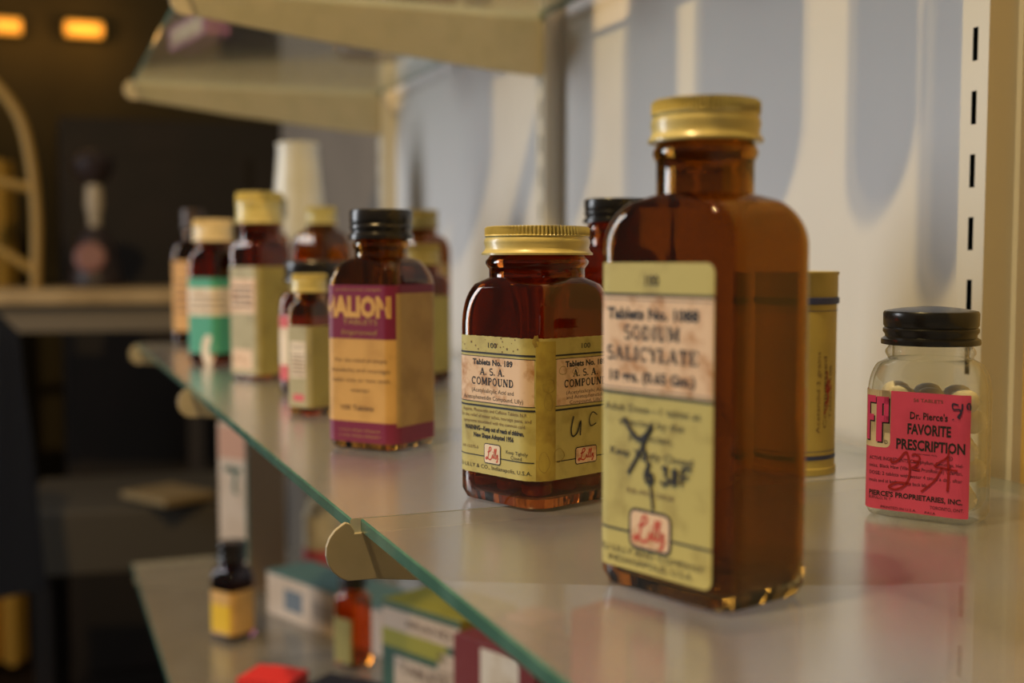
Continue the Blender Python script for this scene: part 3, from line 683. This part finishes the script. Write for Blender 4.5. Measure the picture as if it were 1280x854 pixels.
t = bottle('medicine_bottle', 'small amber bottle with cream cap and grey green label, left of the plum label', 'bottle',
           (0.1474, 0.6925, 0), math.radians(31), 0.0195, 0.0195, 0.003, 0.0560, 0.0660, 0.0085, 0.0715, AMBER, (0.0103, 0.0105, 'tin', CREAM_TIN), base_r=0.002)
L = Label(0.0195, 0.0195, 0.003); L.rect(-0.0105, 0.0105, 0.005, 0.0520, GOL, 0); L.rect(0.0105, 0.029, 0.005, 0.0520, OLL, 0)
L.rect(-0.006, 0.0065, 0.022, 0.043, WHITEP, 1); L.text('Aspirin', 0, 0.040, 0.002, INK, width=0.0095)
for k in range(6): L.rect(-0.005, 0.0055, 0.0240+0.0022*k, 0.0247+0.0022*k, FADED_INK, 2)
L.rect(-0.004, 0.005, 0.0085, 0.0125, REDB, 1); L.build('wrap_label', t)

t = bottle('tablet_jar', 'wide amber jar with flat black lid behind the small grey green bottle', 'jar',
           (0.1750, 0.7980, 0), math.radians(35), 0.040, 0.040, 0.008, 0.0590, 0.0700, 0.0155, 0.0755, AMBER_DARK, (0.0215, 0.0150, 'flat', BAKELITE))
L = Label(0.040, 0.040, 0.008); L.rect(-0.020, 0.05, 0.010, 0.0530, WHITEP, 0); L.rect(-0.020, 0.05, 0.045, 0.053, REDB, 1); L.rect(-0.020, 0.05, 0.010, 0.0200, REDB, 1); L.build('wrap_label', t)

TW = 0.0345
t = bottle('medicine_bottle', 'tall amber bottle with olive label and pale cap, right of the green labelled one', 'bottle',
           (0.1582, 0.9199, 0), math.radians(31), TW, TW, 0.005, 0.0960, 0.1040, 0.0155, 0.1175, AMBER_DARK, (0.0178, 0.0235, 'tin', CREAM_TIN), p=1.8)
L = Label(TW, TW, 0.005); L.rect(-0.0185, 0.0168, 0.004, 0.0850, GOL, 0); L.rect(0.0168, 0.050, 0.004, 0.0850, OLL, 0)
L.rect(-0.0150, 0.0140, 0.050, 0.0760, PPAPER, 1); L.rect(-0.012, 0.010, 0.008, 0.0230, PPAPER, 1)
for k in range(4): L.rect(-0.012, 0.011, 0.055+0.0045*k, 0.0565+0.0045*k, INK, 2)
L.build('wrap_label', t)

GW = 0.0340
t = bottle('medicine_bottle', 'amber bottle with teal and cream banded label and pale cap', 'bottle',
           (0.1430, 1.0640, 0), math.radians(40), GW, GW, 0.006, 0.0800, 0.0990, 0.0145, 0.1060, AMBER_DARK, (0.0172, 0.0190, 'tin', PALE_TIN))
L = Label(GW, GW, 0.006); L.rect(-0.0195, 0.040, 0.0100, 0.0745, TEAL, 0); L.rect(-0.0195, 0.040, 0.0425, 0.0660, WHITEP, 1)
n = 12
L.put([(0.008, 0.013)]+[(0.008+0.0075*math.cos(2*PI*i/n), 0.013+0.0135*math.sin(2*PI*i/n)) for i in range(n)], [(0, 1+i, 1+(i+1) % n) for i in range(n)], WHITEP, 2)
for k in range(3): L.rect(-0.012, 0.026, 0.048+0.005*k, 0.0492+0.005*k, FADED_INK, 2)
L.build('wrap_label', t)

OW = 0.0350
t = bottle('medicine_bottle', 'amber bottle with orange tan label and dark cap, farthest along the shelf', 'bottle',
           (0.1560, 1.3150, 0), math.radians(43), OW, OW, 0.007, 0.0940, 0.1120, 0.0100, 0.1230, AMBER, (0.0120, 0.0220, 'flat', mat('dark_brown_cap', (0.05, 0.03, 0.025), 0.4)), p=1.6)
L = Label(OW, OW, 0.007); L.rect(-0.022, 0.055, 0.0150, 0.0890, ORL, 0)
for k in range(5): L.rect(-0.010, 0.020, 0.035+0.008*k, 0.037+0.008*k, FADED_INK, 1)
L.build('wrap_label', t)

t = bottle('medicine_bottle', 'amber bottle with olive cap and label just behind the plum labelled bottle', 'bottle',
           (0.2640, 0.8480, 0), math.radians(28), 0.0330, 0.0330, 0.006, 0.0700, 0.0800, 0.0125, 0.0865, AMBER_DARK, (0.0142, 0.0150, 'tin', OLIVE_TIN))
L = Label(0.033, 0.033, 0.006); L.rect(-0.018, 0.050, 0.008, 0.0640, OLL, 0); L.rect(-0.018, 0.0150, 0.012, 0.060, GOL, 1); L.build('wrap_label', t)

t = bottle('medicine_bottle', 'amber bottle with olive cap standing against the wall behind the other olive capped one', 'bottle',
           (0.3080, 0.9900, 0), math.radians(25), 0.0400, 0.0400, 0.008, 0.0960, 0.1120, 0.0130, 0.1170, AMBER, (0.0145, 0.0155, 'tin', OLIVE_TIN))
L = Label(0.040, 0.040, 0.008); L.rect(-0.020, 0.050, 0.012, 0.0870, TAN2, 0); L.build('wrap_label', t)

t = bottle('medicine_bottle', 'amber bottle with cream cap seen over the wide flat black lid', 'bottle',
           (0.2350, 1.0500, 0), math.radians(30), 0.0430, 0.0430, 0.009, 0.0960, 0.1170, 0.0125, 0.1215, AMBER, (0.0135, 0.0150, 'tin', CREAM_TIN))
L = Label(0.043, 0.043, 0.009); L.rect(-0.022, 0.055, 0.012, 0.0850, TAN2, 0); L.build('wrap_label', t)

t = bottle('medicine_bottle', 'bottle with wide grey green cap and yellow label behind the tall olive labelled one', 'bottle',
           (0.2000, 1.1200, 0), math.radians(30), 0.0330, 0.0330, 0.008, 0.1000, 0.1150, 0.0140, 0.1290, AMBER, (0.0180, 0.0180, 'tin', GREY_TIN))
L = Label(0.033, 0.033, 0.008); L.rect(-0.020, 0.048, 0.012, 0.1000, mat('yellow_ochre_label_paper', (0.58, 0.40, 0.08), 0.6), 0); L.build('wrap_label', t)

# tall white tapered vase at the far end
t = thing('tapered_vase', 'tall white tapered vase standing behind the far bottles', 'vase', (0.2640, 1.2900, 0))
CHINA = mat('white_china', (0.78, 0.75, 0.68), 0.25, color2=(0.72, 0.68, 0.58), scale=20)
mb = MB(); mb.lathe([(0.034, 0), (0.0365, 0.002), (0.0365, 0.006), (0.0335, 0.012), (0.0330, 0.06), (0.0290, 0.13), (0.0235, 0.190), (0.0220, 0.208), (0.0235, 0.2130), (0.0225, 0.2145), (0.0205, 0.2130), (0.0200, 0.200), (0.020, 0.15)], CHINA, 48)
mb.build('vase_body', t, smooth=True)

# ------------------------------------------------------------------ bottles on the shelf above (their shadows fall on the wall)
up0 = None
k = 0
for bx, by, R_, h_, lab in ((0.300, 0.4514, 0.0214, 0.150, 'amber storage bottle on the shelf above, over the clear bottle'),
                      (0.270, 0.4050, 0.0112, 0.140, 'slim amber vial on the shelf above, nearest the ochre wall'),
                      (0.300, 0.5340, 0.0232, 0.160, 'amber storage bottle on the shelf above, over the tallest bottle'),
                      (0.300, 0.5812, 0.0230, 0.150, 'amber storage bottle on the shelf above, second from the near upright'),
                      (0.300, 0.6606, 0.0265, 0.150, 'amber storage bottle on the shelf above, over the wide amber jar'),
                      (0.300, 0.7693, 0.0240, 0.150, 'amber storage bottle on the shelf above, before the yellowed upright'),
                      (0.300, 0.9750, 0.0340, 0.160, 'amber storage bottle on the shelf above, just beyond the yellowed upright'),
                      (0.300, 1.0500, 0.0340, 0.160, 'amber storage bottle on the shelf above, second beyond the yellowed upright'),
                      (0.300, 1.1250, 0.0340, 0.160, 'amber storage bottle on the shelf above, near the far bracket')):
    bottle('storage_bottle', lab, 'bottle', (bx, by, ZU+0.005), 0, 2*R_, 2*R_, R_*0.99, h_*0.68, h_*0.84, R_*0.55, h_*0.9, AMBER_DARK, (R_*0.62, h_*0.1, 'flat', BAKELITE), group='storage bottles on the shelf above')

# ------------------------------------------------------------------ the lowest shelf
t = bottle('medicine_bottle', 'dark bottle with black cap and yellow label standing alone on the lowest shelf', 'bottle',
           (0.1550, 1.0655, ZL), math.radians(35), 0.0300, 0.0300, 0.006, 0.0500, 0.0650, 0.0105, 0.0700, refract_glass('purple_brown_glass', (0.10, 0.03, 0.05)), (0.0125, 0.0180, 'flat', BAKELITE))
L = Label(0.030, 0.030, 0.006); L.rect(-0.0170, 0.042, 0.0065, 0.0450, TAN, 0); L.rect(-0.0150, 0.0120, 0.0090, 0.0330, mat('bright_yellow_ink', (0.75, 0.50, 0.02), 0.5), 1); L.build('wrap_label', t)

BOXW = mat('aged_white_card', (0.66, 0.52, 0.40), 0.7, color2=(0.58, 0.44, 0.32), scale=30)
BOXB = mat('shaded_side_card', (0.25, 0.17, 0.10), 0.7)  # shade on the tall carton's side put into its colour
DKGREEN = mat('dark_green_ink', (0.03, 0.10, 0.06), 0.6)
t, L = carton('carton', 'tall pinkish carton with a green mark, rising behind the yellow labelled bottle', (0.2000, 1.2300, ZL), math.radians(35), 0.052, 0.042, 0.172, BOXW)
L.rect(-0.0195, 0.0195, 0.002, 0.170, BOXW, 0); L.rect(-0.0195, 0.0195, 0.135, 0.168, mat('salmon_ink', (0.62, 0.33, 0.22), 0.7), 1)
L.rect(0.0180, 0.0215, 0.002, 0.170, DKGREEN, 1); L.rect(0.0220, 0.0715, 0.002, 0.170, BOXB, 0)
L.rect(-0.0120, 0.0120, 0.122, 0.127, DKGREEN, 2); L.line([(-0.006, 0.127), (0.004, 0.119), (0.002, 0.107), (0.006, 0.100)], 0.005, DKGREEN, 2)
L.build('printed_side', t)

TEALB = mat('grey_teal_ink', (0.10, 0.20, 0.20), 0.6)
GREYB = mat('slate_blue_ink', (0.14, 0.17, 0.20), 0.6)
t, L = carton('carton', 'long cream carton with a teal lid and grey square, lying behind the orange shouldered bottle', (0.2550, 1.0500, ZL), math.radians(22), 0.050, 0.190, 0.040, BOXW)
L.rect(-0.0945, 0.0945, 0.001, 0.0395, BOXW, 0); L.rect(-0.065, -0.035, 0.010, 0.030, GREYB, 1); L.rect(-0.020, 0.045, 0.012, 0.028, mat('faded_text_grey', (0.42, 0.33, 0.26), 0.7), 1)
L.rect(0.0965, 0.143, 0.001, 0.0395, GREYB, 0); L.build('printed_side', t)
mb = MB(); mb.box((0, 0, 0.0410), (0.0515, 0.1915, 0.0012), TEALB); mb.build('lid', t)

t = thing('small_pot', 'squat cream pot with a dull red base on the lowest shelf', 'pot', (0.2790, 1.2480, ZL))
mb = MB(); mb.lathe([(0.021, 0), (0.0225, 0.002), (0.0225, 0.030)], REDB, 40); mb.build('red_base', t, smooth=True)
mb = MB(); mb.lathe([(0.0222, 0.0302), (0.0222, 0.066), (0.019, 0.070), (0.019, 0.078), (0.017, 0.080), (0.004, 0.081)], PALE_TIN, 40); mb.build('pot_body', t, smooth=True)

t = bottle('medicine_bottle', 'small amber bottle with orange shoulders and dark cap before the cream carton', 'bottle',
           (0.2365, 0.9546, ZL), math.radians(30), 0.0245, 0.0245, 0.005, 0.0520, 0.0620, 0.0095, 0.0660, refract_glass('orange_amber_glass', (0.80, 0.26, 0.02)), (0.0115, 0.0120, 'flat', BAKELITE))
L = Label(0.0245, 0.0245, 0.005); L.rect(-0.0125, 0.0105, 0.005, 0.0420, OLL, 0); L.build('front_label', t)

OLG = mat('yellow_green_ink', (0.36, 0.33, 0.03), 0.6)
t, L = carton('carton', 'green and cream carton with a dark green corner under the glass edge', (0.2900, 0.8650, ZL), math.radians(24), 0.060, 0.090, 0.072, OLG)
L.rect(-0.0445, 0.0445, 0.001, 0.0715, DKGREEN, 0); L.rect(-0.0445, 0.0445, 0.050, 0.066, BOXW, 1); L.rect(-0.0445, 0.030, 0.036, 0.050, OLG, 1); L.rect(-0.030, 0.0445, 0.001, 0.030, BOXW, 1); L.rect(0.020, 0.0445, 0.028, 0.044, BOXW, 1)
L.text('TABLETS', 0.004, 0.022, 0.008, FADED_INK, width=0.055, bold=0.03); L.text('BRAND', 0.010, 0.058, 0.006, FADED_INK, width=0.05, bold=0.02)
L.build('printed_side', t)

DKRED = mat('dark_red_card', (0.20, 0.012, 0.012), 0.5); RED = mat('bright_red_card', (0.70, 0.03, 0.03), 0.5)
t, L = carton('carton', 'dark red carton with a white panel and black emblem under the glass edge', (0.3000, 0.7450, ZL), math.radians(24), 0.050, 0.078, 0.078, DKRED)
L.rect(-0.0385, 0.0385, 0.001, 0.0775, DKRED, 0); L.rect(-0.0385, -0.016, 0.001, 0.032, RED, 1); L.rect(-0.012, 0.024, 0.001, 0.074, WHITEP, 1)
L.line([(-0.004, 0.02), (0.006, 0.05), (0.012, 0.03), (0.018, 0.055)], 0.006, INK, 2); L.build('printed_side', t)

t, L = carton('carton', 'small red carton lying flat at the front of the lowest shelf', (0.1570, 0.8830, ZL), math.radians(50), 0.034, 0.042, 0.026, RED)
L.rect(-0.0205, 0.0205, 0.001, 0.025, RED, 0); L.rect(-0.014, 0.014, 0.006, 0.020, mat('orange_ink', (0.8, 0.2, 0.05), 0.6), 1); L.build('printed_side', t)
t, L = carton('carton', 'small navy carton beside the red one on the lowest shelf', (0.2030, 0.8520, ZL), math.radians(40), 0.035, 0.050, 0.022, mat('navy_card', (0.012, 0.014, 0.030), 0.5))
L.rect(-0.024, 0.024, 0.003, 0.019, mat('slate_card', (0.05, 0.05, 0.09), 0.5), 0); L.build('printed_side', t)
t, L = carton('carton', 'pink carton seen faintly through the glass left of the tallest bottle', (0.3350, 0.8000, ZL), math.radians(24), 0.032, 0.030, 0.075, mat('pink_card', (0.75, 0.30, 0.28), 0.6))
L.rect(-0.013, 0.013, 0.01, 0.04, WHITEP, 0); L.build('printed_side', t)
t, L = carton('carton', 'red carton seen faintly through the glass below the tallest bottle', (0.3350, 0.6650, ZL), math.radians(24), 0.040, 0.045, 0.115, RED)
L.rect(-0.021, 0.021, 0.01, 0.035, WHITEP, 0); L.build('printed_side', t)

# ------------------------------------------------------------------ the dark room beyond
PLANK = mat('pale_table_wood', (0.42, 0.30, 0.15), 0.6, color2=(0.32, 0.22, 0.10), scale=10, stretch=(1, 10, 1))
t = thing('side_table', 'pale topped table across the dark room, beyond the far end of the shelf', 'table', (0.06, 2.62, -1.0), math.radians(-8))
mb = MB(); mb.box((0, 0, 1.018), (0.62, 0.30, 0.030), PLANK); mb.build('table_top', t, bevel=0.004)
mb = MB(); mb.box((0.02, 0, 0.975), (0.52, 0.24, 0.05), mat('dull_grey_wood', (0.16, 0.13, 0.09), 0.7)); mb.build('apron', t)
for sx in (-1, 1):
    for sy in (-1, 1):
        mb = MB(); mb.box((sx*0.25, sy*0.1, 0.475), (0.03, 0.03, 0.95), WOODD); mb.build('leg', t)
DARKM = mat('dark_bronze', (0.03, 0.02, 0.022), 0.45); ROSE = mat('dusty_rose_enamel', (0.20, 0.08, 0.07), 0.5)
t = thing('candlestick_telephone', 'dark candlestick shaped instrument with a pale stem on the far table', 'telephone', (0.115, 2.645, 0.033))
mb = MB(); mb.lathe([(0.052, 0), (0.055, 0.006), (0.053, 0.020), (0.046, 0.05), (0.040, 0.085), (0.030, 0.110), (0.016, 0.125)], DARKM, 32); mb.build('base', t, smooth=True)
mb = MB(); mb.lathe([(0.012, 0.1255), (0.014, 0.150), (0.019, 0.170), (0.017, 0.205), (0.013, 0.212)], mat('pale_bone', (0.42, 0.36, 0.27), 0.5), 24); mb.build('stem', t, smooth=True)
mb = MB(); mb.lathe([(0.013, 0.2125), (0.030, 0.225), (0.040, 0.245), (0.044, 0.262), (0.030, 0.275), (0.010, 0.283)], DARKM, 32); mb.build('head', t, smooth=True)
mb = MB(); mb.lathe([(0.030, 0), (0.031, 0.004), (0.022, 0.008), (0.010, 0.006)], ROSE, 28); o = mb.build('dial', t, smooth=True); o.location = (-0.012, -0.048, 0.062); o.rotation_euler = (math.radians(80), 0, math.radians(-12))
t = thing('bentwood_hoop', 'yellow bentwood hoop standing at the left end of the far table', 'hoop', (-0.08, 2.60, 0.033))
HOOP = mat('varnished_yellow_wood', (0.36, 0.23, 0.06), 0.45)
pts = smooth_line([(0.078, 0.0), (0.082, 0.17), (0.060, 0.33), (0.0, 0.42)])
mb = MB(); mb.tube([(x, 0, z) for x, z in pts]+[(-x, 0, z) for x, z in pts[::-1][1:]], 0.011, HOOP, 10); mb.build('bow', t, smooth=True)
mb = MB(); mb.tube([(-0.075, 0, 0.20), (0.0, 0.0, 0.215), (0.075, 0, 0.20)], 0.010, HOOP, 10); mb.build('rail', t, smooth=True)
mb = MB(); mb.tube([(-0.080, 0, 0.075), (0.0, 0.0, 0.085), (0.077, 0, 0.035)], 0.010, HOOP, 10); mb.build('rail', t, smooth=True)
GOLDC = mat('gold_curtain_cloth', (0.60, 0.36, 0.06), 0.8)
mb = MB(); n = 40; vs = []; fs = []
for i in range(n+1):
    x = -0.60+0.555*i/n; y = 3.30+0.03*math.sin(i*1.3)
    vs += [(x, y, -0.95), (x, y, 0.34), (x, y+0.01, 0.34), (x, y+0.01, -0.95)]
for i in range(n):
    for k in range(4): fs.append((4*i+k, 4*i+(k+1) % 4, 4*i+4+(k+1) % 4, 4*i+4+k))
fs += [(0, 1, 2, 3), (4*n+3, 4*n+2, 4*n+1, 4*n)]
mb.add(vs, fs, GOLDC); tag(mb.build('gold_curtain', smooth=True), 'gold cloth hanging at the left behind the yellow hoop', 'curtain')
# dark cabinet
t = thing('dark_cabinet', 'dark brown cabinet filling the room behind the far table', 'cabinet', (0.52, 3.35, -1.0), 0)
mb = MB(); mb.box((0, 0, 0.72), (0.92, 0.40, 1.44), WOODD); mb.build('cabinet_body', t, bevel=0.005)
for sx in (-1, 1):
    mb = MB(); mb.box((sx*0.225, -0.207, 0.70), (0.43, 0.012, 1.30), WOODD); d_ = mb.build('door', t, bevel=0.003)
    mb = MB(); mb.lathe([(0.010, 0), (0.012, 0.006), (0.004, 0.014)], DARKM, 16); o = mb.build('knob', d_, smooth=True); o.location = (sx*0.03, -0.214, 0.9); o.rotation_euler = (PI/2, 0, 0)
# low bench with grey top
t = thing('low_bench', 'low bench with a dull grey top in the dark below the shelf end', 'bench', (0.16, 2.25, -1.0), math.radians(-6))
mb = MB(); mb.box((0, 0, 0.62), (0.36, 0.34, 0.11), mat('dull_grey_paint', (0.05, 0.042, 0.03), 0.7)); mb.build('bench_top', t, bevel=0.006)
for sx in (-1, 1):
    mb = MB(); mb.box((sx*0.15, 0, 0.28), (0.03, 0.30, 0.56), WOODD); mb.build('leg', t)
# pale paper on the bench
mb = MB(); mb.box((0.20, 2.10, -0.31), (0.10, 0.13, 0.012), mat('old_paper_stack', (0.20, 0.14, 0.06), 0.8), 0.5); tag(mb.build('paper_stack', bevel=0.002), 'small yellowed stack of papers on the low bench', 'papers')
# hanging navy coat at the left
mb = MB(); n = 30; vs = []; fs = []; NAVY = mat('navy_wool', (0.004, 0.009, 0.028), 0.95)
for j in range(13):
    z = 0.02-0.40*j/12
    for i in range(n):
        a = 2*PI*i/n; q = 0.055+0.030*(j/12)+0.008*math.sin(5*a+j*0.25)
        if j == 0: q *= 0.55
        vs.append((-0.088+q*math.cos(a), 1.83+q*0.55*math.sin(a), z))
for j in range(12):
    for i in range(n):
        k = (i+1) % n; fs.append((j*n+i, j*n+k, (j+1)*n+k, (j+1)*n+i))
fs += [tuple(range(n)), tuple(range(13*n-1, 12*n-1, -1))]
mb.add(vs, fs, NAVY); coat = mb.build('hanging_coat', smooth=True); tag(coat, 'dark navy coat hanging at the left edge below the far table', 'coat')
# two small amber lamps far off
GLOW = mat('amber_lamp_glow', (0.85, 0.42, 0.06), 0.5, emit=0.55)
for x, y, z, s_, lab in ((-0.06, 3.86, 0.770, 0.7, 'small amber wall lamp glowing at the top left corner'), (0.150, 3.86, 0.775, 1.0, 'small amber wall lamp glowing right of the corner one')):
    t = thing('wall_lamp', lab, 'lamp', (x, y, z), 0, 'amber wall lamps')
    mb = MB(); mb.box((0, 0.025, 0), (0.10*s_, 0.03, 0.03), DARKM); mb.build('wall_mount', t)
    mb = MB(); mb.tube([(-0.055*s_, -0.02, 0), (-0.05*s_, -0.02, 0), (0.05*s_, -0.02, 0), (0.055*s_, -0.02, 0)], [0.012, 0.024, 0.024, 0.012], GLOW, 14); mb.build('glass_shade', t, smooth=True)
    point('lamp_glow', (x, y-0.12, z-0.02), 0.8*s_, (1.0, 0.5, 0.12), 0.02)
# violet box added in place of a purple reflection in the upper pane
VIOL = mat('violet_glow_card', (0.42, 0.16, 0.42), 0.6)
t, L = carton('carton', 'added violet box on the shelf above, in place of a reflection in its far pane', (0.1400, 1.115, ZU+0.0051), math.radians(10), 0.022, 0.11, 0.022, VIOL)
L.rect(-0.045, 0.045, 0.004, 0.018, WHITEP, 0); L.build('printed_side', t)
